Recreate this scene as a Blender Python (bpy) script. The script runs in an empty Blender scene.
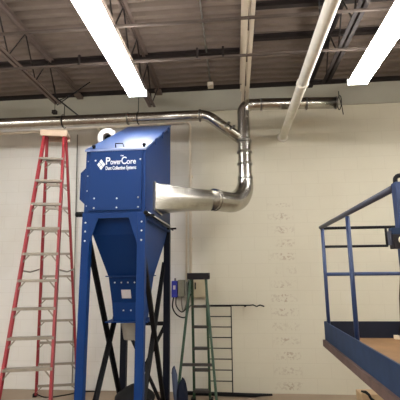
import bpy, bmesh, math, random
from mathutils import Vector, Matrix
random.seed(7)
S = bpy.context.scene
C = S.collection
PI = math.pi
V = Vector

# ------------------------------------------------------------------ materials
def lin(c):
    return tuple(((x/255)/12.92 if x/255 <= .04045 else ((x/255+.055)/1.055)**2.4) for x in c) + (1,)

def mat(name, rgb, rough=.5, metal=0.0, var=.0, scale=6, bump=0.0, bscale=60, spec=None, coat=0.0):
    m = bpy.data.materials.new(name); m.use_nodes = True
    nt = m.node_tree; n = nt.nodes; L = nt.links; p = n['Principled BSDF']
    c = lin(rgb)
    p.inputs['Base Color'].default_value = c
    p.inputs['Roughness'].default_value = rough
    p.inputs['Metallic'].default_value = metal
    if coat: p.inputs['Coat Weight'].default_value = coat; p.inputs['Coat Roughness'].default_value = .12
    tc = n.new('ShaderNodeTexCoord')
    if var:
        nz = n.new('ShaderNodeTexNoise'); nz.inputs['Scale'].default_value = scale; nz.inputs['Detail'].default_value = 4
        L.new(tc.outputs['Object'], nz.inputs['Vector'])
        mx = n.new('ShaderNodeMix'); mx.data_type = 'RGBA'
        mx.inputs['A'].default_value = tuple(x*(1-var) for x in c[:3])+(1,)
        mx.inputs['B'].default_value = tuple(min(1, x*(1+var)) for x in c[:3])+(1,)
        L.new(nz.outputs['Fac'], mx.inputs['Factor']); L.new(mx.outputs['Result'], p.inputs['Base Color'])
    if bump:
        nb = n.new('ShaderNodeTexNoise'); nb.inputs['Scale'].default_value = bscale
        L.new(tc.outputs['Object'], nb.inputs['Vector'])
        b = n.new('ShaderNodeBump'); b.inputs['Strength'].default_value = bump; b.inputs['Distance'].default_value = .01
        L.new(nb.outputs['Fac'], b.inputs['Height']); L.new(b.outputs['Normal'], p.inputs['Normal'])
    return m

def emis(name, rgb, s):
    m = bpy.data.materials.new(name); m.use_nodes = True
    nt = m.node_tree; p = nt.nodes['Principled BSDF']
    p.inputs['Base Color'].default_value = (.9, .9, .9, 1)
    p.inputs['Emission Color'].default_value = rgb + (1,); p.inputs['Emission Strength'].default_value = s
    return m

M = {}
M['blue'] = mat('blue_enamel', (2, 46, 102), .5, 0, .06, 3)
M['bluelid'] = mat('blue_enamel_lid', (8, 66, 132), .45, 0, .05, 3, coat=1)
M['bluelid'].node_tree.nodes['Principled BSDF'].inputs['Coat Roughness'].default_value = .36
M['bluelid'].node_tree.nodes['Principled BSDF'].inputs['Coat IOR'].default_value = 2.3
M['blueshade'] = mat('blue_enamel_shaded', (8, 13, 28), .5, 0, .1, 5)  # rear-leg blue with the machine's shade put into the colour
M['railgrey'] = mat('worn_grey_blue_rail', (60, 62, 76), .5, 0, .25, 16)
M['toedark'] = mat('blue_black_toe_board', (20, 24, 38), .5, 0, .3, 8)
M['black'] = mat('black_paint', (11, 11, 14), .6, 0, .2, 9)
M['rubber'] = mat('black_rubber', (17, 17, 18), .7)
M['galv'] = mat('galvanised_steel', (178, 174, 166), .24, 1, .22, 14, .12, 25)
M['galvd'] = mat('galvanised_band', (120, 116, 110), .35, 1, .2, 20)
M['zinc'] = mat('zinc_bolt', (215, 215, 215), .3, .6)
M['white'] = mat('white_print', (226, 232, 240), .5)
M['label'] = mat('paper_label', (205, 200, 205), .6, 0, .1, 40)
M['red'] = mat('red_fibreglass', (150, 42, 50), .45, 0, .15, 12)
M['alu'] = mat('worn_aluminium', (150, 142, 130), .4, .55, .25, 18)
M['alud'] = mat('dull_tread', (58, 53, 50), .5, .2, .2, 18)
M['cap'] = mat('ladder_cap_tan', (186, 164, 142), .6, 0, .15, 20)
M['green'] = mat('green_fibreglass', (30, 62, 38), .45, 0, .2, 12)
M['capblack'] = mat('black_plastic', (28, 24, 26), .5)
M['wpipe'] = mat('white_painted_pipe', (230, 226, 214), .6, 0, .18, 12, .3, 30)
M['conduit'] = mat('painted_conduit', (222, 212, 194), .5, .0, .1, 8)
M['conduitd'] = mat('grey_conduit', (128, 126, 118), .45, .4, .1, 8)
M['steel'] = mat('brown_grey_primer', (98, 84, 76), .7, 0, .25, 6)
M['steeld'] = mat('dark_primer', (30, 23, 21), .7, 0, .25, 6)
M['steelb'] = mat('brown_bridging_paint', (76, 66, 60), .8, 0, .25, 6)
M['steell'] = mat('pale_steel', (196, 184, 164), .65, 0, .15, 6)  # lighter steel tone, for a single joist and a junction box
M['fixture'] = mat('white_enamel', (232, 232, 228), .4)
M['tube'] = emis('lit_fluorescent_tube', (1.0, .985, .965), 42)
M['navy'] = mat('blue_grey_rail_paint', (26, 48, 88), .45, 0, .3, 14)
M['navyd'] = mat('scuffed_dark_blue_paint', (38, 54, 80), .7, 0, .45, 7)
M['rust'] = mat('rusty_edge', (92, 72, 66), .75, 0, .5, 9)
M['ply'] = mat('worn_plywood', (122, 90, 56), .75, 0, .4, 5, .2, 30)
M['greybox'] = mat('grey_box_paint', (128, 126, 110), .5, 0, .08, 10)
M['bluebox'] = mat('violet_blue_box', (46, 52, 158), .45)
M['beigebox'] = mat('beige_box_paint', (176, 164, 136), .55)
M['card'] = mat('tan_cardboard', (196, 168, 132), .8, 0, .08, 8)
M['bag'] = mat('navy_cloth', (16, 22, 38), .85, 0, .35, 9, .5, 20)
M['bagl'] = mat('grey_blue_cloth', (66, 76, 98), .85, 0, .2, 9)
M['cream'] = mat('cream_plastic', (226, 210, 180), .5)
M['ivory'] = mat('off_white_ring', (232, 226, 222), .5)
M['drum'] = mat('black_plastic_drum', (14, 14, 15), .7)
M['sleeve'] = mat('grey_sleeve', (150, 146, 138), .6, .2, .15, 12)

def wall_mat():
    m = bpy.data.materials.new('painted_block_wall'); m.use_nodes = True
    nt = m.node_tree; n = nt.nodes; L = nt.links; p = n['Principled BSDF']
    p.inputs['Roughness'].default_value = .55
    tc = n.new('ShaderNodeTexCoord'); sp = n.new('ShaderNodeSeparateXYZ'); L.new(tc.outputs['Object'], sp.inputs[0])
    add = n.new('ShaderNodeMath'); add.operation = 'ADD'; L.new(sp.outputs['X'], add.inputs[0]); L.new(sp.outputs['Y'], add.inputs[1])
    cb = n.new('ShaderNodeCombineXYZ'); L.new(add.outputs[0], cb.inputs[0]); L.new(sp.outputs['Z'], cb.inputs[1])
    def math_(op, a, b=None, c=None):
        q = n.new('ShaderNodeMath'); q.operation = op
        for i, v in enumerate((a, b, c)):
            if v is None: continue
            if isinstance(v, (int, float)): q.inputs[i].default_value = v
            else: L.new(v, q.inputs[i])
        return q.outputs[0]
    def mixc(f, a, b):
        q = n.new('ShaderNodeMix'); q.data_type = 'RGBA'
        L.new(f, q.inputs['Factor'])
        for k, v in (('A', a), ('B', b)):
            if isinstance(v, tuple): q.inputs[k].default_value = v
            else: L.new(v, q.inputs[k])
        return q.outputs['Result']
    br = n.new('ShaderNodeTexBrick'); L.new(cb.outputs[0], br.inputs['Vector'])
    br.inputs['Scale'].default_value = 1; br.inputs['Brick Width'].default_value = .4064; br.inputs['Row Height'].default_value = .2032
    br.inputs['Mortar Size'].default_value = .005; br.inputs['Mortar Smooth'].default_value = .6
    nz = n.new('ShaderNodeTexNoise'); nz.inputs['Scale'].default_value = 1.1; nz.inputs['Detail'].default_value = 5; L.new(tc.outputs['Object'], nz.inputs['Vector'])
    # base colour is whiter on the left, a yellower cream on the right
    st = n.new('ShaderNodeMapRange'); L.new(sp.outputs['X'], st.inputs['Value']); st.inputs['From Min'].default_value = -.85; st.inputs['From Max'].default_value = -.35
    base = mixc(st.outputs[0], lin((228, 226, 220)), lin((202, 196, 176)))
    dirt = n.new('ShaderNodeMapRange'); L.new(nz.outputs['Fac'], dirt.inputs['Value']); dirt.inputs['From Min'].default_value = .45; dirt.inputs['From Max'].default_value = .8; dirt.inputs['To Max'].default_value = .35
    base = mixc(dirt.outputs[0], base, lin((184, 174, 150)))
    # faint rubbed-out lettering, one patch per course, down one column of blocks
    nl = n.new('ShaderNodeTexNoise'); nl.inputs['Scale'].default_value = 24; nl.inputs['Detail'].default_value = 3; nl.inputs['Distortion'].default_value = .6
    L.new(tc.outputs['Object'], nl.inputs['Vector'])
    nl2 = n.new('ShaderNodeTexNoise'); nl2.inputs['Scale'].default_value = 3.1; L.new(tc.outputs['Object'], nl2.inputs['Vector'])
    wx = math_('COMPARE', sp.outputs['X'], .71, .2)
    edge = math_('SUBTRACT', 1.0, math_('MULTIPLY', math_('ABSOLUTE', math_('SUBTRACT', sp.outputs['X'], .71)), 3.6))
    edge = math_('MAXIMUM', edge, 0)
    fr = math_('FRACT', math_('DIVIDE', sp.outputs['Z'], .2032))
    row = math_('COMPARE', fr, .5, .27)
    lo = math_('LESS_THAN', sp.outputs['Z'], 2.75)
    ink = n.new('ShaderNodeMapRange'); L.new(nl.outputs['Fac'], ink.inputs['Value']); ink.inputs['From Min'].default_value = .5; ink.inputs['From Max'].default_value = .58
    pat = n.new('ShaderNodeMapRange'); L.new(nl2.outputs['Fac'], pat.inputs['Value']); pat.inputs['From Min'].default_value = .30; pat.inputs['From Max'].default_value = .55
    k = math_('MULTIPLY', math_('MULTIPLY', math_('MULTIPLY', wx, row), math_('MULTIPLY', lo, ink.outputs[0])), math_('MULTIPLY', pat.outputs[0], math_('MULTIPLY', edge, .6)))
    base = mixc(k, base, lin((140, 112, 92)))
    mo = math_('MULTIPLY', br.outputs['Fac'], .13)
    base = mixc(mo, base, lin((150, 136, 108)))
    L.new(base, p.inputs['Base Color'])
    b = n.new('ShaderNodeBump'); b.inputs['Strength'].default_value = .3; b.inputs['Distance'].default_value = .003; b.invert = True
    L.new(br.outputs['Fac'], b.inputs['Height'])
    nb = n.new('ShaderNodeTexNoise'); nb.inputs['Scale'].default_value = 90; L.new(tc.outputs['Object'], nb.inputs['Vector'])
    b2 = n.new('ShaderNodeBump'); b2.inputs['Strength'].default_value = .15; b2.inputs['Distance'].default_value = .004
    L.new(nb.outputs['Fac'], b2.inputs['Height']); L.new(b.outputs['Normal'], b2.inputs['Normal']); L.new(b2.outputs['Normal'], p.inputs['Normal'])
    return m
M['wall'] = wall_mat()
M['band'] = mat('grey_wall_band', (158, 154, 140), .7, 0, .1, 2)  # band set greyer than the wall below it
M['floor'] = mat('worn_concrete_floor', (150, 132, 112), .6, 0, .22, 2.2, .15, 25)
M['deck'] = mat('brown_grey_steel_deck', (98, 86, 77), .75, 0, .2, 5)

for k in ('blue', 'blueshade', 'black', 'toedark', 'navyd', 'rubber', 'capblack', 'bag', 'drum', 'deck', 'steeld', 'steel', 'steelb'):
    M[k].node_tree.nodes['Principled BSDF'].inputs['Specular IOR Level'].default_value = .22

# ------------------------------------------------------------------ mesh builder
ORG = V((0, 0, 0))
class MB:
    def __init__(s): s.bm = bmesh.new()
    def box(s, x0, x1, y0, y1, z0, z1):
        v = [s.bm.verts.new(p) for p in ((x0,y0,z0),(x1,y0,z0),(x1,y1,z0),(x0,y1,z0),(x0,y0,z1),(x1,y0,z1),(x1,y1,z1),(x0,y1,z1))]
        for f in ((0,3,2,1),(4,5,6,7),(0,1,5,4),(1,2,6,5),(2,3,7,6),(3,0,4,7)): s.bm.faces.new([v[i] for i in f])
        return s
    def bar(s, a, b, w, h, up=(0,0,1)):
        a, b = V(a), V(b); d = (b-a).normalized(); u = V(up)
        if abs(d.dot(u)) > .98: u = V((0,1,0))
        r = d.cross(u).normalized(); u = r.cross(d)
        v = []
        for p in (a, b):
            for i, j in ((-1,-1),(1,-1),(1,1),(-1,1)): v.append(s.bm.verts.new(p+r*i*w/2+u*j*h/2))
        for f in ((3,2,1,0),(4,5,6,7),(0,1,5,4),(1,2,6,5),(2,3,7,6),(3,0,4,7)): s.bm.faces.new([v[i] for i in f])
        return s
    def angle(s, a, b, w, t=.006, up=(0,0,1), side=1):
        a, b = V(a), V(b); d = (b-a).normalized(); u = V(up); r = d.cross(u).normalized(); u = r.cross(d)
        s.bar(a+r*side*w/2, b+r*side*w/2, w, t, up); s.bar(a+u*w/2, b+u*w/2, t, w, up); return s
    def tube(s, pts, r, n=16, caps=True, closed=False):
        pts = [V(p) for p in pts]; m = len(pts)
        rr = r if isinstance(r, (list, tuple)) else [r]*m
        rings = []; ref = None
        for i, p in enumerate(pts):
            if closed: t = (pts[(i+1) % m]-pts[i-1])
            else: t = (pts[min(i+1, m-1)]-pts[max(i-1, 0)])
            t.normalize()
            if ref is None: ref = t.orthogonal().normalized()
            ref = (ref-t*ref.dot(t)).normalized(); bi = t.cross(ref)
            rings.append([s.bm.verts.new(p+(ref*math.cos(2*PI*k/n)+bi*math.sin(2*PI*k/n))*rr[i]) for k in range(n)])
        for i in range(m if closed else m-1):
            A, B = rings[i], rings[(i+1) % m]
            for k in range(n):
                f = s.bm.faces.new((A[k], A[(k+1) % n], B[(k+1) % n], B[k])); f.smooth = True
        if caps and not closed:
            s.bm.faces.new(rings[0][::-1]); s.bm.faces.new(rings[-1])
        return s
    def lathe(s, c, prof, n=24, axis='z', caps=True):
        c = V(c); rings = []
        for r, h in prof:
            ring = []
            for k in range(n):
                a = 2*PI*k/n; q = (r*math.cos(a), r*math.sin(a), h)
                if axis == 'x': q = (h, r*math.cos(a), r*math.sin(a))
                if axis == 'y': q = (r*math.cos(a), h, r*math.sin(a))
                ring.append(s.bm.verts.new(c+V(q)))
            rings.append(ring)
        for i in range(len(rings)-1):
            A, B = rings[i], rings[i+1]
            for k in range(n):
                f = s.bm.faces.new((A[k], A[(k+1) % n], B[(k+1) % n], B[k])); f.smooth = True
        if caps: s.bm.faces.new(rings[0][::-1]); s.bm.faces.new(rings[-1])
        return s
    def prism(s, poly, d):
        """closed polygon (3D points) pushed along d"""
        d = V(d); a = [s.bm.verts.new(V(p)) for p in poly]; b = [s.bm.verts.new(V(p)+d) for p in poly]; n = len(a)
        s.bm.faces.new(a); s.bm.faces.new(b[::-1])
        for i in range(n): s.bm.faces.new((a[i], b[i], b[(i+1) % n], a[(i+1) % n]))
        return s
    def loft(s, rects, caps=(True, True)):
        rings = [[s.bm.verts.new(V(p)) for p in r] for r in rects]; n = len(rings[0])
        for A, B in zip(rings, rings[1:]):
            for k in range(n): s.bm.faces.new((A[k], A[(k+1) % n], B[(k+1) % n], B[k]))
        if caps[0]: s.bm.faces.new(rings[0][::-1])
        if caps[1]: s.bm.faces.new(rings[-1])
        return s
    def ball(s, c, r, sc=(1,1,1), u=10, v=7):
        mt = Matrix.Translation(V(c)) @ Matrix.Diagonal((r*sc[0], r*sc[1], r*sc[2], 1))
        for f in bmesh.ops.create_uvsphere(s.bm, u_segments=u, v_segments=v, radius=1, matrix=mt)['verts']:
            for q in f.link_faces: q.smooth = True
        return s
    def build(s, name, m, parent=None, bevel=0.0, smooth=False):
        bmesh.ops.recalc_face_normals(s.bm, faces=s.bm.faces)
        for v in s.bm.verts: v.co -= ORG
        me = bpy.data.meshes.new(name); s.bm.to_mesh(me); s.bm.free()
        me.materials.append(M[m] if isinstance(m, str) else m)
        if smooth:
            for p in me.polygons: p.use_smooth = True
        o = bpy.data.objects.new(name, me); C.objects.link(o)
        if parent: o.parent = parent
        else: o.location = ORG
        if bevel:
            b = o.modifiers.new('bevel', 'BEVEL'); b.width = bevel; b.segments = 2; b.limit_method = 'ANGLE'
        return o

def tag(o, label, cat, group=None):
    o['label'] = label; o['category'] = cat
    if group: o['group'] = group
    return o
def thing(name, loc, label, cat, group=None, rz=0, local=False):
    global ORG
    o = bpy.data.objects.new(name, None); C.objects.link(o); o.location = loc; o.rotation_euler = (0, 0, rz)
    o.empty_display_size = .2
    ORG = V((0,0,0)) if local else V(loc)
    return tag(o, label, cat, group)
def org(p=(0,0,0)):
    global ORG; ORG = V(p)
def struct(o): o['kind'] = 'structure'; return o
def lab(o, l): o['label'] = l; return o
def arc(c, r, a0, a1, u, v, n=8):
    c, u, v = V(c), V(u).normalized(), V(v).normalized()
    return [c+u*r*math.cos(a0+(a1-a0)*i/n)+v*r*math.sin(a0+(a1-a0)*i/n) for i in range(n+1)]

# ------------------------------------------------------------------ room
WY = 6.0; ZD = 4.73; XL, XR, YF = -7.0, 7.0, -9.0
struct(MB().box(XL-.3, XR+.3, YF-.3, WY+.3, -.2, 0).build('floor', 'floor'))
struct(MB().box(XL-.3, XR+.3, WY, WY+.3, 0, ZD+.1).build('wall_back', 'wall'))
struct(MB().box(XL-.3, XL, YF, WY, 0, ZD+.1).build('wall_left', 'wall'))
struct(MB().box(XR, XR+.3, YF, WY, 0, ZD+.1).build('wall_right', 'wall'))
struct(MB().box(XL-.3, XR+.3, YF-.3, YF, 0, ZD+.1).build('wall_front', 'wall'))
# grey bond-beam band along the top of the back wall, with a lip at its foot
b = MB(); b.box(XL, XR, WY-.012, WY+.02, 4.335, ZD+.01); b.box(XL, XR, WY-.022, WY+.02, 4.318, 4.338)
struct(b.build('trim_1', 'band'))
struct(MB().box(XL, XR, WY-.10, WY-.012, ZD-.045, ZD-.002).build('trim_2', 'steeld'))
# corrugated steel deck, ribs running left to right
b = MB(); prof = []; y = YF; p = .152
while y < WY-.001:
    prof += [(y, ZD), (y+.06, ZD), (y+.085, ZD+.045), (y+.127, ZD+.045)]; y += p
prof.append((WY, ZD))
prof = [(min(a, WY), z) for a, z in prof]
va = [b.bm.verts.new((XL, a, z)) for a, z in prof]; vb = [b.bm.verts.new((XR, a, z)) for a, z in prof]
for i in range(len(prof)-1): b.bm.faces.new((va[i], va[i+1], vb[i+1], vb[i]))
ta = [b.bm.verts.new((XL, a, z+.03)) for a, z in prof]; tb = [b.bm.verts.new((XR, a, z+.03)) for a, z in prof]
for i in range(len(prof)-1): b.bm.faces.new((ta[i], tb[i], tb[i+1], ta[i+1]))
struct(b.build('ceiling', 'deck'))

# ------------------------------------------------------------------ open-web joists
JX = [-2.57, -1.20, .20, 1.27]
JEND = [5.19, 5.45, 5.62, 4.97]
JLAB = ['open web steel roof joist over the red ladder, its lower chord ending in crossed rods',
        'open web steel roof joist above the fluorescent light over the blue dust collector',
        'pale double angle roof joist directly above the vertical metal duct',
        'dark open web roof joist between the white pipe and the right fluorescent light']
JM = ['steel', 'steel', 'steell', 'steeld']
for jx, je, jl, jm in zip(JX, JEND, JLAB, JM):
    t = thing('roof_joist', (jx, 0, 4.2), jl, 'joist', 'open web roof joists')
    b = MB()
    for s in (-1, 1): b.angle((jx+s*.012, YF+.02, ZD-.012), (jx+s*.012, WY-.12, ZD-.012), .045, .006, (0,0,-1), -s)
    b.build('top_chord', jm, t)
    b = MB()
    zb = 4.19
    for s in (-1, 1): b.angle((jx+s*.014, YF+.3, zb), (jx+s*.014, je, zb), .04, .006, (0,0,1), s)
    b.build('bottom_chord', jm, t)
    y = je-.05; up = True
    b = MB()
    pts = [(jx, WY-.16, ZD-.03), (jx, je-.05, zb+.02)]
    while y > YF+.6:
        y -= .31; pts.append((jx, y, (ZD-.03) if up else zb+.02)); up = not up
    b.tube(pts, .0095, 8); b.build('web', 'steeld' if jm != 'steell' else 'steel', t)
    MB().box(jx-.05, jx+.05, WY-.16, WY-.012, ZD-.09, ZD-.046).build('bearing_seat', jm, t)
org()
# bridging angles running across under the joists
def bridging(x0, x1, y, z, m, label, w, clips=()):
    org((x0, y, z))
    o = MB().angle((x0, y, z), (x1, y, z), w, .007, (0,0,1), -1).build('bridging_bar', m)
    tag(o, label, 'bridging bar', 'bridging bars across the ceiling')
    for cx in clips: MB().box(cx-.012, cx+.012, y-.012, y+.012, z, z+.13).build('clip', 'steeld', o)
    org()
bridging(XL+.02, XR-.02, 4.10, 4.152, 'steelb', 'brown bridging bar under the joists, the one nearer the back wall', .021, (-1.8, -.38, -.08))
bridging(XL+.02, XR-.02, 3.43, 4.152, 'steelb', 'brown bridging bar under the joists, farther from the back wall', .02)
def beam(x0, x1, y, label):
    org((x0, y, ZD-.09))
    b = MB(); b.box(x0, x1, y-.03, y+.03, ZD-.012, ZD-.003); b.box(x0, x1, y-.004, y+.004, ZD-.065, ZD-.008); b.box(x0, x1, y-.03, y+.03, ZD-.071, ZD-.065)
    tag(b.build('deck_purlin', 'steeld'), label, 'purlin', 'dark purlins under the deck'); org()
beam(XL+.02, .13, 4.88, 'dark purlin under the steel deck left of the pale joist')
beam(.27, XR-.02, 4.60, 'dark purlin right of the pale joist, the one nearer the back wall')
beam(.27, XR-.02, 3.98, 'dark purlin right of the pale joist, farther from the back wall')
org((-.31, 3, 4.6))
b = MB().tube([(-.305, -2, 4.70), (-.325, 5.88, 4.70)], .009, 8)
o = tag(b.build('ceiling_conduit', 'conduitd'), 'thin conduit running back along the deck between two joists', 'conduit')
MB().box(-.37, -.28, 5.72, 5.82, 4.63, 4.70).build('junction_box', 'steell', o)
org()
# crossed rods and a small box at the end of the leftmost joist
org((-2.57, 5.17, 4.2))
b = MB().tube([(-2.60, 5.10, 4.28), (-2.55, 5.985, 4.31)], .011, 8).tube([(-2.80, 5.5, 4.66), (-2.57, 5.165, 4.165), (-2.2, 5.45, 4.66)], .008, 8)
tag(b.build('brace_rod', 'black'), 'black crossed brace rods at the joist end above the red ladder', 'brace rod'); 
org((-2.56, 5.08, 4.0))
b = MB().box(-2.59, -2.53, 5.05, 5.11, 3.99, 4.04)
o = tag(b.build('junction_box', 'steeld'), 'small dark box hanging on a rod from the joist above the red ladder', 'box')
MB().tube([(-2.56, 5.08, 4.04), (-2.56, 5.08, 4.186)], .004, 6).build('hanger_rod', 'black', o)
org()

# ------------------------------------------------------------------ fluorescent lights
def fixture(x, y0, y1, label, z=3.90, group='fluorescent strip lights by the back wall'):
    t = thing('fluorescent_light', (x, y1, z), label, 'light', group)
    prof = [(-.082,.014),(0,.026),(.082,.014),(.082,.022),(.05,.06),(.045,.13),(-.045,.13),(-.05,.06),(-.082,.022)]
    MB().prism([(x+a, y0, z+c) for a, c in prof], (0, y1-y0, 0)).build('channel_housing', 'fixture', t)
    for s in (-1, 1):
        MB().tube([(x+s*.093, y0+.05, z+.002), (x+s*.093, y1-.05, z+.002)], .021, 12).build('lamp_tube', 'tube', t)
    for yy in (y0+.03, y1-.03):
        MB().box(x-.115, x+.115, yy-.012, yy+.012, z-.024, z+.05).build('end_holder', 'fixture', t)
    for yy in (y0+.35, y1-.3):
        b = MB(); b.tube([(x, yy, z+.13), (x+.03, yy, 4.189)], .005, 6); b.build('hanger', 'galvd', t)
LX = [-1.165, 1.50]
fixture(LX[0], 2.03, 4.47, 'lit fluorescent strip light over the dust collector, left of the pale joist')
fixture(LX[1], 2.03, 4.45, 'lit fluorescent strip light over the work platform, right of the white pipe')
for x in (-3.95, -1.165, 1.50, 4.15):  # unseen rows added to brighten the lower wall and front faces
    for y1 in (4.46, 1.2, -2.2, -5.6):
        if y1 > 4 and x in LX: continue
        fixture(x, y1-2.43, y1, 'unseen fluorescent strip light behind or beside the camera, added for fill light', 3.90, 'added unseen fluorescent lights')
org()

# ------------------------------------------------------------------ pipes on ceiling and wall
t = thing('white_pipe', (.80, 6, 3.79), 'long white painted pipe slanting from the ceiling front into the back wall', 'pipe')
def pz(y): return 3.82-.03*(6-y)/3.3
MB().tube([(.838, -5.9, pz(-5.9)), (.815, 2.68, pz(2.68)), (.806, 6.02, 3.82)], .060, 20).build('pipe_run', 'wpipe', t)
for y in (4.16, 1.0): 
    x = .815-(y-2.68)*.0027
    MB().lathe((x, y, pz(y)), [(.061, -.03), (.068, -.025), (.068, .025), (.061, .03)], 20, 'y').build('coupling', 'wpipe', t)
MB().lathe((.806, 5.95, 3.82), [(.058, 0), (.075, .02), (.085, .045)], 20, 'y').build('wall_collar', 'wpipe', t)
for y in (3.2, 0, -3):
    MB().tube([(.815, y, pz(y)), (.815, y, ZD-.01)], .005, 6).build('hanger_rod', 'black', t)
org()
o = MB().tube([(XL+.02, 5.90, 4.02)] + [(-3.9, 5.90, 4.045), (-.76, 5.90, 4.115)] + arc((-.76, 5.90, 4.03), .085, PI/2, 0, (1,0,0), (0,0,1), 6) + [(-.675, 5.90, 1.62)], .021, 12)
t = thing('wall_conduit', (-.675, 5.9, 1.6), 'beige conduit running along the back wall then down beside the green ladder', 'conduit')
o.bm.verts.ensure_lookup_table()
o.build('conduit_run', 'conduit', t)
for p in ((-3.2, 4.06), (-2.2, 4.083), (-1.2, 4.105)): MB().box(p[0]-.02, p[0]+.02, 5.87, 5.988, p[1]-.03, p[1]-.018).build('strap', 'conduit', t)
for z in (3.2, 2.2): MB().box(-.71, -.64, 5.918, 5.999, z, z+.025).build('strap', 'conduit', t)
org((-.745, 5.95, 1.6))
o = MB().tube([(-.745, 5.95, 1.57), (-.745, 5.95, 2.9)] + arc((-.80, 5.95, 2.9), .055, 0, PI/2, (1,0,0), (0,0,1), 5), .015, 12).build('wall_conduit', 'conduit')
tag(o, 'short beige conduit on the back wall rising from the small grey box', 'conduit')
org((-2.5, 5.97, .8))
o = MB().tube([(-2.585, 5.975, 4.0), (-2.47, 5.975, .05)], .009, 8).build('wall_conduit', 'conduitd')
tag(o, 'thin vertical cable on the back wall between the red ladder and dust collector', 'cable')
org()

# ------------------------------------------------------------------ ducts
t = thing('metal_duct', (.165, 5.2, 2.6), 'galvanised metal duct from the dust collector, bending upward and branching both ways along the wall', 'duct')
# transition from rectangular opening to round
fx = -.845
b = MB(); b.box(fx-.002, fx+.022, 3.945, 4.345, 2.35, 2.66); b.build('flange', 'galv', t)
n = 32; c0 = V((fx+.02, 4.145, 2.505)); c1 = V((-.30, 4.79, 2.60)); d = V((.165+.845, 5.2-4.145, 0)).normalized(); side = d.cross(V((0,0,1)))
rings = []
for s in range(7):
    f = s/6; ring = []
    for k in range(n):
        a = 2*PI*k/n+PI/4
        ca, sa = math.cos(a), math.sin(a)
        mxx = max(abs(ca), abs(sa))
        q = c0+V((0, ca/mxx*.175, sa/mxx*.14))*1.0
        # squared profile on the side face, round on the duct
        rnd = c1 - side*ca*.134 + V((0,0,1))*sa*.134
        ring.append(q.lerp(rnd, f))
    rings.append(ring)
b = MB(); b.loft(rings, (False, False)); b.build('transition', 'galv', t)
R_ = .33; ax = V((.165, 5.2, 0)); st_ = ax-d*R_
pts = [c1, V((st_.x, st_.y, 2.60))] + arc((st_.x, st_.y, 2.60+R_), R_, -PI/2, 0, d, (0,0,1), 14)[1:]
pts[0] = V((st_.x, st_.y, 2.60))-d*((V((st_.x, st_.y, 2.6))-c1).length)
rr = [.134, .134] + [.134-.03*max(0, (i-6)/8) for i in range(1, 15)]
MB().tube(pts, rr, 28, False).build('elbow', 'galv', t)
for q in (pts[0]+d*.01, pts[0]+d*.055):
    MB().tube([q-d*.005, q+d*.005], .140, 28).build('collar', 'galv', t)
rad = .086
MB().tube([(.165, 5.2, 2.93), (.165, 5.2, 2.99), (.165, 5.2, 3.03), (.165, 5.2, 3.93)], [.104, .104, .092, rad], 24, False).build('riser', 'galv', t)
for z in (2.96, 3.17, 3.34, 3.50): MB().lathe((.165, 5.2, z), [(.088, -.02), (.104, -.012), (.104, .012), (.088, .02)], 24, 'z', False).build('collar', 'galvd', t)
# left main
mp = [(XL+.03, 5.2, 3.93), (-3.45, 5.2, 3.918), (-2, 5.2, 3.914), (-.44, 5.2, 3.914)] + arc((-.44, 5.2, 3.664), .25, PI/2, PI/2-.66, (1,0,0), (0,0,1), 8)[1:] + [(.13, 5.2, 3.53)]
MB().tube(mp, [.088, .088, .084]+[.076]*(len(mp)-3), 24, True).build('left_branch', 'galv', t)
for x in (-5.4, -3.9, -1.5, -.45): MB().lathe((x, 5.2, 3.915), [(.08, -.015), (.092, -.01), (.092, .01), (.08, .015)], 24, 'x', False).build('collar', 'galvd', t)
q = V((-.08, 5.2, 3.725)); dd = V((.43, 0, -.33)).normalized()
for k_ in (0, .09): MB().tube([q+dd*(k_-.01), q+dd*(k_+.01)], .086, 24).build('collar', 'galvd', t)
# right branch
rp = [(.165, 5.2, 3.86)] + arc((.285, 5.2, 3.92), .12, PI, PI/2, (1,0,0), (0,0,1), 8) + [(.5, 5.2, 4.04), (1.46, 5.2, 4.01)]
MB().tube(rp, [rad]*9+[.08]*3, 24, True).build('right_branch', 'galv', t)
for x, z in ((.42, 4.04), (1.05, 4.02), (1.45, 4.01)): MB().lathe((x, 5.2, z), [(.076, -.012), (.09, -.008), (.09, .008), (.076, .012)], 24, 'x', False).build('collar', 'galvd', t)
def hook(x, z, zt, r, label, tail=0):
    org((x, 5.2, z))
    p = [(x, 5.2, zt)] + arc((x, 5.2, z), r, PI/2, PI/2+2*PI, (0,1,0), (0,0,1), 18)
    if tail: p = p+[(x, 5.2-r, z-r), (x+.01, 5.2-r, z-r-tail)]
    tag(MB().tube(p, .006, 6).build('duct_hanger', 'black'), label, 'hanger', 'duct hangers'); org()
hook(-2.47, 3.916, 4.18, .098, 'black wire hanger holding the duct right above the red ladder')
hook(-1.35, 3.914, ZD-.01, .092, 'thin wire hanger holding the duct behind the dust collector top')
hook(1.50, 4.01, 4.18, .096, 'black wire hanger at the capped right end of the duct', .12)

# ------------------------------------------------------------------ dust collector
X0, X1, Y0, Y1, Z0, Z1 = -1.455, -.85, 3.60, 5.05, 2.28, 2.905
YM = (Y0+Y1)/2; XM = (X0+X1)/2
t = thing('dust_collector', (XM, YM, 0), 'tall blue steel dust collector with sloped lid and hopper on four braced legs', 'dust collector')
ZR = 3.70
b = MB(); b.prism([(X0, Y0, Z0), (X0, Y0, Z1), (X0, Y1, ZR), (X0, Y1, Z0)], (X1-X0, 0, 0)); cab = b.build('cabinet', 'blue', t, .004)
fp = MB().box(X0+.05, X1-.035, Y0-.018, Y0-.0005, Z0+.02, Z1-.012).build('front_panel', 'blue', t, .003)
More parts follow.
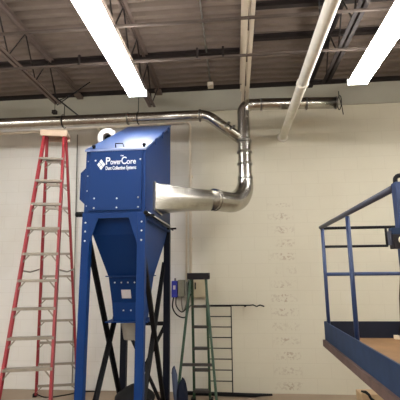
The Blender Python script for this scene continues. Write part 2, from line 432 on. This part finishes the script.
# lid: a shallow tray lying on the slope, lip turned down at the front
def sl(y): return Z1+(y-Y0)*(ZR-Z1)/(Y1-Y0)
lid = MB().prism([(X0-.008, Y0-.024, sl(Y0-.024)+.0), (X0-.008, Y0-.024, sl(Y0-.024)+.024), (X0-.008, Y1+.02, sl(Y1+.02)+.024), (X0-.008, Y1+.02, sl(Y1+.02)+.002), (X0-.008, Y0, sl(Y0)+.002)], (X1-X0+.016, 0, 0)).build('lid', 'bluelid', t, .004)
yh = Y0+.03; zh = sl(yh)+.024
MB().tube([(-1.165, yh, zh-.004), (-1.16, yh-.03, zh+.03), (-1.085, yh-.03, zh+.03), (-1.08, yh, zh-.004)], .006, 8).build('handle', 'steeld', lid)
for x in (-1.385, -.872):
    MB().lathe((x, Y0+.01, sl(Y0)+.024), [(.012, 0), (.012, .02), (.018, .022), (.018, .04)], 12).build('knob', 'black', lid)
for y in (Y0+.38, Y0+.78, Y0+1.15):
    MB().prism([(X1+.010, y, sl(y)-.035), (X1+.010, y, sl(y)+.035), (X1+.010, y+.07, sl(y+.07)+.035), (X1+.010, y+.05, sl(y+.05)-.025)], (.014, 0, 0)).build('latch', 'blue', lid)
for z in (2.62,):
    for y in (Y0+.05,):
        MB().box(X1-.0005, X1+.006, Y0+.01, Y1-.01, Z0+.03, Z0+.05).build('seam_strip', 'blue', cab)
# left side access box with chamfered ends
MB().prism([(X0, 3.66, 2.775), (X0-.075, 3.66, 2.70), (X0-.075, 3.66, 2.43), (X0, 3.66, 2.36)], (0, .75, 0)).build('side_cover', 'blue', t, .003)
# white ring port behind the left edge of the lid
rg = MB(); 
prof_o = [(.058, -.03), (.115, -.045), (.125, -.03), (.125, .05), (.058, .05)]
rg.lathe((-1.625, 4.7, 3.45), prof_o+[prof_o[0]], 28, 'y', False)
ring = rg.build('inlet_ring', 'ivory', t)
MB().prism([(-1.74, 4.70, 3.42), (-1.64, 4.70, 3.33), (-1.46, 4.70, 3.02), (-1.46, 4.70, 2.85), (-1.60, 4.70, 3.06), (-1.74, 4.70, 3.30)], (0, .03, 0)).build('ring_bracket', 'ivory', ring)
MB().lathe((-1.625, 4.752, 3.45), [(.06, 0), (.06, .008)], 20, 'y').build('port_cover', 'black', ring)
# frame: legs, head beams, gussets
LW = .078
legs = [(X0-.008, Y0-.012), (X1-LW+.008, Y0-.012), (X0-.008, Y1-LW), (X1-LW+.008, Y1-LW)]
LG = []
for lx, ly in legs:
    LG.append(MB().box(lx, lx+LW, ly, ly+LW, .012, Z0-.002).build('leg', 'blue' if ly < 4 else 'blueshade', t, .004))
    if ly > 4: lab(LG[-1], 'rear leg, shade painted in near-black')
    MB().box(lx-.03, lx+LW+.03, ly-.03, ly+LW+.03, 0, .012).build('foot_plate', 'blue', LG[-1])
MB().box(X0+LW-.009, X1-LW+.009, Y0-.012, Y0+.03, Z0-.055, Z0-.002).build('head_beam', 'blue', t)
MB().box(X0+LW-.009, X1-LW+.009, Y1-.04, Y1, Z0-.055, Z0-.002).build('head_beam', 'blue', t)
for xx in (X0-.006, X1-.034): MB().box(xx, xx+.04, Y0+LW-.013, Y1-LW+.001, Z0-.055, Z0-.002).build('head_beam', 'blue', t)
for s, xa in ((1, X0-.008+LW), (-1, X1+.008-LW)):
    MB().prism([(xa, Y0-.014, Z0-.05), (xa+s*.085, Y0-.014, Z0-.05), (xa, Y0-.014, Z0-.30)], (0, .01, 0)).build('gusset', 'blue', t)
# hopper
def rect(x0, x1, y0, y1, z): return [(x0, y0, z), (x1, y0, z), (x1, y1, z), (x0, y1, z)]
hp = MB().loft([rect(X0+.02, X1-.02, Y0+.045, Y1-.045, Z0-.003), rect(-1.405, -.90, 3.73, 4.92, 2.08), rect(-1.325, -.975, 4.00, 4.66, 1.68)]).build('hopper', 'blue', t, .004)
MB().box(-1.345, -.955, 3.98, 4.68, 1.668, 1.68).build('hopper_flange', 'blue', hp)
h2 = MB().loft([rect(-1.32, -.98, 4.005, 4.655, 1.667), rect(-1.315, -.99, 4.13, 4.53, 1.40), rect(-1.30, -1.005, 4.15, 4.50, 1.21)]).build('lower_hopper', 'blue', t, .003)
MB().box(-1.375, -.93, 4.10, 4.55, 1.197, 1.21).build('outlet_plate', 'blue', h2)
def hy(z): return 4.005+(1.667-z)/(1.667-1.40)*.125 if z > 1.40 else 4.13+(1.40-z)/(.19)*.02
for z in (1.61, 1.32):
    for x in ((-1.26, -1.19, -1.12, -1.05) if z > 1.5 else (-1.19, -1.11, -1.04)):
        MB().ball((x, hy(z), z), .009, (1,1,1), 8, 6).build('bolt', 'zinc', h2)
MB().prism([(-1.20, hy(1.535)-.003, 1.535), (-1.10, hy(1.535)-.003, 1.535), (-1.10, hy(1.445)-.003, 1.445), (-1.20, hy(1.445)-.003, 1.445)], (0, .004, 0)).build('paper_label', 'label', h2)
MB().lathe((-1.15, 4.32, 1.0), [(.075, 0), (.08, .01), (.095, .09), (.118, .185), (.118, .196)], 24, 'z').build('outlet_sleeve', 'sleeve', t)
# braces
xl = X0+.03; xr = X1-.03
for x, sx in ((xl, 1), (xr, -1)):
    for a, bb in (((x, Y0+.06, 2.02), (x, Y1-.04, .05)), ((x+.022*sx, Y1-.05, 1.84), (x+.022*sx, Y0+.06, .12))):
        MB().angle(a, bb, .042, .006, (sx,0,0), 1).build('brace', 'black', t)
yb = Y1-.045
MB().bar((X0+LW-.008, yb, 1.08), (X1-LW+.008, yb, 1.08), .04, .045).build('crossbar', 'black', t)
for a, bb in (((X0+.06, yb-.012, 1.05), (X1-.06, yb-.012, .09)), ((X1-.06, yb+.018, 1.05), (X0+.06, yb+.018, .09))):
    MB().bar(a, bb, .01, .042, (0,0,1)).build('brace', 'black', t)
# bolts on the front
for x, z in ((-1.35, 2.42), (-1.125, 2.415), (-.915, 2.42), (-1.35, 2.325), (-1.125, 2.325), (-.915, 2.325), (-1.35, 2.80), (-.90, 2.80)):
    MB().ball((x, Y0-.019, z), .009, (1,.6,1), 8, 6).build('bolt', 'zinc', fp)
for lg, x in ((LG[0], X0+.028), (LG[1], X1-.028)):
    for z in (2.185, 2.10, 2.01): MB().ball((x, Y0-.013, z), .009, (1,.6,1), 8, 6).build('bolt', 'zinc', lg)
for z in (2.35, 2.5, 2.65, 2.8): MB().ball((X0+.024, Y0-.001, z), .006, (1,.6,1), 8, 6).build('bolt', 'zinc', cab)
# clamp rods along the lower right edge
rd = MB(); rd.tube([(X1+.035, Y0-.05, Z0-.02), (X1+.035, Y1+.02, Z0-.02)], .009, 8); rd.tube([(X1+.07, Y0-.02, Z0-.045), (X1+.07, Y1-.3, Z0-.045)], .008, 8)
rd.bar((X1, Y0+.02, Z0-.03), (X1+.09, Y0+.02, Z0-.03), .03, .02); rd.bar((X1, Y1-.25, Z0-.03), (X1+.12, Y1-.25, Z0-.03), .03, .02)
rd = rd.build('clamp_rods', 'black', t)
lab(MB().tube([(X1+.02, Y0+.03, Z0-.002), (X1+.052, Y1-.3, Z0-.002)], .008, 8).build('silver_rod', 'zinc', rd), 'silver rod')
MB().ball((X1+.02, Y0-.05, Z0-.015), .022).build('knob', 'black', rd)
MB().lathe((X0-.01, Y0+.04, Z0-.005), [(.022, -.085), (.026, -.08), (.026, -.01), (.018, 0)], 14, 'x').build('clamp_knob', 'black', t)
# writing on the front panel
def text(body, size, x, z, off, parent, width=None, name='lettering', shear=0):
    cu = bpy.data.curves.new(name, 'FONT'); cu.body = body; cu.size = size; cu.extrude = .0012; cu.offset = off; cu.shear = shear
    o = bpy.data.objects.new(name, cu); C.objects.link(o); bpy.context.view_layer.update()
    me = bpy.data.meshes.new_from_object(o.evaluated_get(bpy.context.evaluated_depsgraph_get())); bpy.data.objects.remove(o)
    xs = [v.co.x for v in me.vertices]; w = max(xs)-min(xs); k = (width/w) if width else 1
    for v in me.vertices:
        cx, cy, cz = v.co
        v.co = V((x+(cx-min(xs))*k, Y0-.0195-cz, z+cy))-ORG
    me.materials.append(M['white']); o = bpy.data.objects.new(name, me); C.objects.link(o); o.parent = parent; return o
text('P', .105, -1.245, 2.757, .001, fp, .044)
text('ower', .078, -1.199, 2.757, .001, fp, .108)
text('C', .105, -1.089, 2.757, .001, fp, .052)
text('ore', .078, -1.036, 2.757, .001, fp, .092)
text('TM', .018, -1.10, 2.835, .0005, fp, .03)
text('Dust Collection Systems', .05, -1.245, 2.703, .001, fp, .305)
b = MB()
cx, cz = -1.292, 2.758
for k, (dx, dz) in enumerate(((0, .029), (-.022, 0), (.022, 0), (0, -.029))):
    hx, hz = .019, .025
    b.prism([(cx+dx-hx, Y0-.0185, cz+dz), (cx+dx, Y0-.0185, cz+dz+hz), (cx+dx+hx, Y0-.0185, cz+dz), (cx+dx, Y0-.0185, cz+dz-hz)], (0, -.002, 0))
b.build('diamond_logo', 'white', fp)
org()

# drum and bag on the floor by the legs
t = thing('plastic_drum', (-1.12, 4.42, 0), 'squat black drum with domed lid on the floor under the hopper', 'drum')
MB().lathe((-1.12, 4.42, 0), [(.17, .0), (.185, .02), (.20, .2), (.205, .36), (.19, .37)], 28).build('body', 'drum', t)
MB().lathe((-1.12, 4.42, .371), [(.215, 0), (.215, .03), (.19, .06), (.12, .11), (.05, .145), (.02, .15)], 28).build('lid', 'drum', t)
org()
def lump(name, c, sc, m, seed, parent=None):
    b = MB(); bmesh.ops.create_icosphere(b.bm, subdivisions=4, radius=1)
    from mathutils import noise
    for v in b.bm.verts:
        q = v.co.copy(); k = 1+.22*noise.noise(q*1.7+V((seed, 0, 0)))+.07*noise.noise(q*5+V((0, seed, 0)))
        v.co = V((q.x*sc[0]*k, q.y*sc[1]*k, q.z*sc[2]*k))+V(c)
        if v.co.z < 0: v.co.z = 0
    return b.build(name, m, parent, 0, True)
t = thing('cloth_bag', (-.66, 4.62, 0), 'slumped dark blue cloth bag on the floor beside the rear right leg', 'bag')
lump('sack', (-.64, 4.62, .25), (.075, .12, .27), 'bag', 3, t)
MB().tube([(-.735, 4.55, .60), (-.725, 4.56, .66), (-.71, 4.56, .58), (-.70, 4.57, .42), (-.68, 4.6, .2)], [.012, .026, .032, .03, .03], 12).build('strap', 'bagl', t)
org()

# ------------------------------------------------------------------ step ladders
def ladder(loc, rz, label, H, yf, yr, wt, wf, wr, rail, cap, step_z, bar_z, stepm, group=None, knee=True, spans=(.075, .05), low=None):
    """front rails foot at y=-yf, rear rails foot at y=+yr, cap at y=0 ; local coordinates"""
    t = thing('step_ladder', loc, label, 'ladder', group, rz, True)
    zt = H-.03
    def F(s, z): f = 1-z/zt; return V((s*(wt+(wf-wt)*f), -.06-(yf-.06)*f, z))
    def Rr(s, z): f = 1-z/zt; return V((s*(wt+(wr-wt)*f), .06+(yr-.06)*f, z))
    for nm, fn, web in (('front_rail', F, spans[0]), ('rear_rail', Rr, spans[1])):
        for s in (-1, 1):
            a, c = fn(s, .02), fn(s, zt)
            b = MB()
            ax_ = (c-a).normalized(); yv = V((0,1,0)); yv = (yv-ax_*yv.dot(ax_)).normalized(); xv = yv.cross(ax_)*(1 if True else 1)
            b.bar(a, c, .005, web, yv)
            for e in (-1, 1): b.bar(a+yv*e*web/2-V((s*.011, 0, 0)), c+yv*e*web/2-V((s*.012, 0, 0)), .028, .005, yv)
            o = b.build(nm, rail, t)
            MB().box(a.x-.03, a.x+.02 if s < 0 else a.x+.03, a.y-web*.6, a.y+web*.6, 0, .045).build('foot', 'rubber', o)
    for z in step_z:
        l, r = F(-1, z), F(1, z)
        b = MB(); b.box(l.x+.004, r.x-.004, l.y-.045, l.y+.04, z-.006, z); b.box(l.x+.004, r.x-.004, l.y-.045, l.y-.041, z-.03, z-.006); b.box(l.x+.004, r.x-.004, l.y+.036, l.y+.04, z-.03, z-.006)
        o = b.build('step', stepm, t)
        if knee:
            for s, e in ((1, l), (-1, r)):
                MB().bar((e.x+s*.012, e.y-.03, z-.11), (e.x+s*.085, e.y-.03, z-.022), .006, .016).build('knee_brace', stepm, o)
    for z in bar_z:
        l, r = Rr(-1, z), Rr(1, z)
        b = MB(); b.box(l.x+.004, r.x-.004, l.y-.012, l.y+.012, z-.032, z)
        o = b.build('rear_bar', stepm, t)
        if knee:
            for s, e in ((1, l), (-1, r)):
                MB().bar((e.x+s*.012, e.y, z-.10), (e.x+s*.08, e.y, z-.03), .006, .016).build('knee_brace', stepm, o)
    b = MB(); b.box(-wt-.035, wt+.035, -.115, .115, H-.035, H); b.box(-wt-.035, wt+.035, -.12, -.112, H-.085, H); b.box(-wt-.035, wt+.035, .112, .12, H-.085, H)
    b.build('top_cap', cap, t, .004)
    if low:
        for s in (-1, 1):
            a, c = F(s, low), Rr(s, low+.02)
            MB().bar(a+V((s*.01, 0, 0)), (a+c)/2+V((s*.01, 0, -.03)), .004, .02).build('spreader', stepm, t)
            MB().bar((a+c)/2+V((s*.014, 0, -.03)), c+V((s*.014, 0, 0)), .004, .02).build('spreader', stepm, t)
    org(); return t
ladder((-2.348, 4.732, 0), .233, 'tall red fibreglass step ladder with grey treads left of the dust collector', 3.56, .70, 1.03, .134, .288, .296, 'red', 'cap',
       [3.17-.3048*k for k in range(10)], [3.213-.3048*k for k in range(11)], 'alu', None, True, (.07, .05), 1.75)
# green ladder stands with its treads to the wall
ladder((-.495, 5.25, 0), math.radians(180), 'small dark green step ladder by the back wall, in front of the beige panel', 1.70, .36, .42, .108, .118, .265, 'green', 'capblack',
       [.155, .43, .715, 1.0, 1.27], [.62], 'alud', None, False, (.07, .05), 1.27)

# ------------------------------------------------------------------ electrical boxes
t = thing('electrical_box', (-.915, 5.94, 1.35), 'violet blue electrical box on the back wall, leftmost of three boxes', 'electrical box')
EB = [t]
MB().box(-.96, -.875, 5.85, 5.999, 1.345, 1.585).build('body', 'bluebox', t, .006)
MB().box(-.935, -.90, 5.842, 5.85, 1.46, 1.52).build('label_plate', 'label', t)
MB().lathe((-.917, 5.925, 1.586), [(.014, 0), (.014, .04)], 10).build('fitting', 'conduitd', t)
t = thing('electrical_box', (-.82, 5.94, 1.35), 'small grey electrical box on the back wall, right beside the violet blue box', 'electrical box')
EB.append(t)
MB().box(-.868, -.775, 5.86, 5.999, 1.355, 1.60).build('body', 'greybox', t, .006)
MB().box(-.862, -.781, 5.854, 5.86, 1.36, 1.594).build('cover', 'greybox', t)
t = thing('electrical_box', (-.55, 5.96, 1.35), 'beige electrical panel on the back wall behind the top of the green ladder', 'electrical box')
MB().box(-.66, -.445, 5.89, 5.999, 1.335, 1.60).build('body', 'beigebox', t, .006)
MB().box(-.65, -.455, 5.882, 5.89, 1.345, 1.59).build('door', 'beigebox', t, .002)
MB().box(-.615, -.595, 5.865, 5.882, 1.46, 1.56).build('switch_lever', 'black', t)
org((-.93, 5.92, 1.34))
def cable(pts, r, label, m='rubber', parent=None):
    cu = []
    P = [V(pts[0])]+[V(p) for p in pts]+[V(pts[-1])]
    for i in range(1, len(P)-2):
        for k in range(6):
            u = k/6; a, b_, c, d_ = P[i-1], P[i], P[i+1], P[i+2]
            cu.append(.5*((2*b_)+(c-a)*u+(2*a-5*b_+4*c-d_)*u*u+(3*b_-a-3*c+d_)*u**3))
    cu.append(P[-1])
    if parent:
        org(parent.location); MB().tube(cu, r, 8).build('cable', m, parent); org(); return
    org(pts[0])
    tag(MB().tube(cu, r, 8).build('cable', m), label, 'cable'); org()
cable([(-.94, 5.92, 1.345), (-.95, 5.90, 1.20), (-.88, 5.89, 1.09), (-.76, 5.875, 1.06), (-.71, 5.87, 1.20), (-.712, 5.87, 1.60)], .010, '', 'rubber', EB[0])
cable([(-.90, 5.92, 1.345), (-.90, 5.93, 1.22), (-.82, 5.94, 1.13), (-.74, 5.94, 1.2), (-.70, 5.94, 1.35), (-.66, 5.94, 1.40)], .009, '', 'rubber', EB[0])
cable([(-.82, 5.93, 1.355), (-.815, 5.93, 1.22), (-.79, 5.95, 1.14), (-.74, 5.96, 1.3), (-.745, 5.955, 1.57)], .008, '', 'conduitd', EB[1])
cable([(-2.9, 5.75, .008), (-2.68, 5.62, .008), (-2.45, 5.75, .008), (-2.3, 5.9, .008), (-2.1, 5.93, .008)], .008, 'thin dark cable lying on the floor behind the red ladder')

# ------------------------------------------------------------------ wire rack and rods
t = thing('wire_rack', (-.2, 5.85, 0), 'thin black wire rack standing against the back wall right of the green ladder', 'rack')
for x in (-.42, -.082): MB().tube([(x-.004, 5.86, 0), (x, 5.90, 1.215)], .0075, 8).build('upright', 'black', t)
for k in range(8):
    z = .19+k*.1465
    MB().tube([(-.42, 5.862+z*.033, z), (-.082, 5.862+z*.033, z)], .0075 if k < 7 else .009, 8).build('rung', 'black', t)
org((.1, 5.8, 1.2))
b = MB().tube([(-.50, 5.875, 1.228), (.19, 5.875, 1.228), (.24, 5.87, 1.235), (.29, 5.875, 1.212), (.34, 5.875, 1.232), (.40, 5.875, 1.212)], .010, 8)
o = tag(b.build('wall_rod', 'black'), 'black horizontal rod with a bent end fixed to the back wall above the wire rack', 'rod')
MB().box(.11, .14, 5.87, 5.999, 1.205, 1.225).build('bracket', 'black', o)
MB().box(-.47, -.44, 5.87, 5.999, 1.205, 1.225).build('bracket', 'black', o)
org((-.2, 5.86, 0))
tag(MB().tube([(-.74, 5.86, .03), (.22, 5.80, .03), (.30, 5.81, .034), (.46, 5.84, .03)], [.026, .026, .02, .014], 10).build('floor_rod', 'black'), 'long black rod lying on the floor at the foot of the back wall', 'rod')
org()

# ------------------------------------------------------------------ carton at bottom right
t = thing('cardboard_box', (1.7, 5.0, 0), 'tan cardboard box on the floor below the blue work platform', 'box')
MB().box(1.40, 2.05, 4.92, 5.14, 0, .31).build('body', 'card', t, .004)
MB().box(1.395, 2.055, 4.915, 5.03, .3105, .316).build('flap', 'card', t)
org((1.35, 4.8, .4))
tag(MB().tube([(1.41, 4.96, .336), (1.45, 4.93, .336), (1.47, 4.895, .322), (1.49, 4.885, .28), (1.55, 4.885, .24), (1.56, 4.885, .18), (1.59, 4.885, .10)], [.01, .018, .016, .016, .014, .016, .01], 10).build('black_strap', 'rubber'), 'black strap hanging over the front edge of the tan cardboard box', 'strap')
org()

# ------------------------------------------------------------------ blue work platform
t = thing('work_platform', (1.6, 2.6, 0), 'blue steel work platform with railings and plywood deck at the right edge', 'platform')
PX0, PX1, PY0, PY1, ZT = .86, 2.5, 1.3, 4.02, 1.22
def px(y): return .85-.02*(PY1-y)/1.9
ZDK = 1.075
MB().prism([(px(PY0)+.02, PY0+.02, 1.045), (PX1-.02, PY0+.02, 1.045), (PX1-.02, PY1-.02, 1.045), (px(PY1)+.02, PY1-.02, 1.045)], (0, 0, .03)).build('deck', 'ply', t)
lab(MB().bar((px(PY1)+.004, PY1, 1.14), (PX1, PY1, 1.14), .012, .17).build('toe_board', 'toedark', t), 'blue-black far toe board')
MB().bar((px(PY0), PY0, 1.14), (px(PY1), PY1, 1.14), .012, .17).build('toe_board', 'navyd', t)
MB().bar((PX1, PY0, 1.14), (PX1, PY1, 1.14), .012, .17).build('toe_board', 'navyd', t)
eb = MB(); eb.bar((px(PY0)-.012, PY0, 1.025), (px(PY1)-.012, PY1, 1.025), .035, .062); eb.bar((px(PY1), PY1+.005, 1.025), (PX1, PY1+.005, 1.025), .035, .062); eb.bar((PX1, PY0, 1.025), (PX1, PY1, 1.025), .035, .062)
eb.build('edge_channel', 'rust', t, .003)
def post(x, y, z0, z1, r=.017, m='navy'): return MB().tube([(x, y, z0), (x, y, z1)], r, 12).build('post', m, t)
cx_, cy_ = px(PY1)+.03, PY1-.035
post(cx_, cy_, 1.075, 2.13)
post(.872, 3.06, 1.075, 2.12)
post(2.45, cy_, 1.075, 2.13); post(2.45, PY0+.05, 1.075, 2.13)
MB().tube([(cx_, cy_, 2.13), (2.45, cy_, 2.13)], .015, 12).build('top_rail', 'black', t)
MB().tube([(cx_, cy_, 1.945), (1.50, cy_, 1.945)], .013, 12).build('mid_rail', 'black', t)
MB().tube([(cx_, cy_, 1.675), (2.45, cy_, 1.675)], .018, 12).build('mid_rail', 'navy', t)
MB().tube([(cx_-.01, cy_+.02, 2.14), (.866, 3.06, 2.14), (.862, 2.13, 2.14)], .020, 12).build('side_rail', 'railgrey', t)
MB().tube([(2.45, cy_, 2.13), (2.45, PY0+.05, 2.13)], .017, 12).build('side_rail', 'navy', t)
MB().tube([(1.495, cy_, 2.13), (1.495, cy_, 1.945)], .012, 10).build('short_post', 'black', t)
# near post with its hooped top
np_ = MB().box(.852, .91, 2.08, 2.14, 1.075, 2.165).build('gate_post', 'navy', t, .004)
MB().tube([(.866, 2.11, 2.16), (.866, 2.11, 2.18)] + arc((.89, 2.11, 2.18), .024, PI, PI/2, (1,0,0), (0,0,1), 5) + [(.97, 2.11, 2.204)] + arc((.97, 2.11, 2.18), .024, PI/2, 0, (1,0,0), (0,0,1), 5) + [(.994, 2.11, 2.06), (.91, 2.11, 2.05)], .012, 10).build('hoop', 'black', np_)
# control box on the far rail
cb_ = MB().box(.792, .99, 2.035, 2.079, 1.882, 1.916).build('control_box', 'navyd', t, .003)
MB().box(.792, .99, 2.02, 2.079, 1.810, 1.881).build('control_panel', 'capblack', cb_, .003)
lab(MB().ball((.835, 2.015, 1.852), .021, (1.1, .6, 1), 16, 10).build('button', 'cream', cb_), 'cream coloured round cap')
MB().box(.782, .792, 2.04, 2.07, 1.83, 1.90).build('hinge_plate', 'railgrey', cb_)
MB().tube([(1.60, cy_-.03, 1.93), (1.585, cy_-.03, 1.7), (1.55, cy_-.03, 1.45), (1.535, cy_-.025, 1.20), (1.50, cy_-.04, 1.11)], .006, 8).build('hanging_cable', 'black', t)
MB().box(1.46, 1.50, cy_-.07, cy_-.03, 1.076, 1.11).build('cable_plug', 'cream', t)
# lift mast and base below (hidden from the photograph)
MB().box(1.55, 2.15, 1.9, 2.6, .25, 1.045).build('lift_mast', 'navyd', t, .01)
MB().box(1.4, 2.3, 1.5, 2.9, .09, .25).build('base', 'navyd', t, .01)
for x in (1.38, 2.32):
    for y in (1.7, 2.7): MB().lathe((x-.03, y, .11), [(.09, 0), (.11, .01), (.11, .05), (.09, .06)], 20, 'x').build('wheel', 'rubber', t)
org()

# ------------------------------------------------------------------ camera, world, view
cam = bpy.data.cameras.new('camera'); co = bpy.data.objects.new('camera', cam); C.objects.link(co)
cam.sensor_width = 36; cam.lens = 387.09/400*36; cam.clip_start = .05
right = V((.99586058, .09036382, -.00980266)); up = V((.0263194, -.18345419, .98267586)); fwd = V((-.08700001, .97886615, .18507312))
mw = Matrix((( right.x, up.x, -fwd.x, 0), (right.y, up.y, -fwd.y, 0), (right.z, up.z, -fwd.z, 1.7), (0, 0, 0, 1)))
co.matrix_world = mw
S.camera = co
w = bpy.data.worlds.new('world'); S.world = w; w.use_nodes = True
w.node_tree.nodes['Background'].inputs[0].default_value = (.9, .95, 1, 1); w.node_tree.nodes['Background'].inputs[1].default_value = .3
S.view_settings.view_transform = 'Standard'; S.view_settings.look = 'None'; S.view_settings.gamma = 1
S.view_settings.use_curve_mapping = False
S.view_settings.exposure = .75
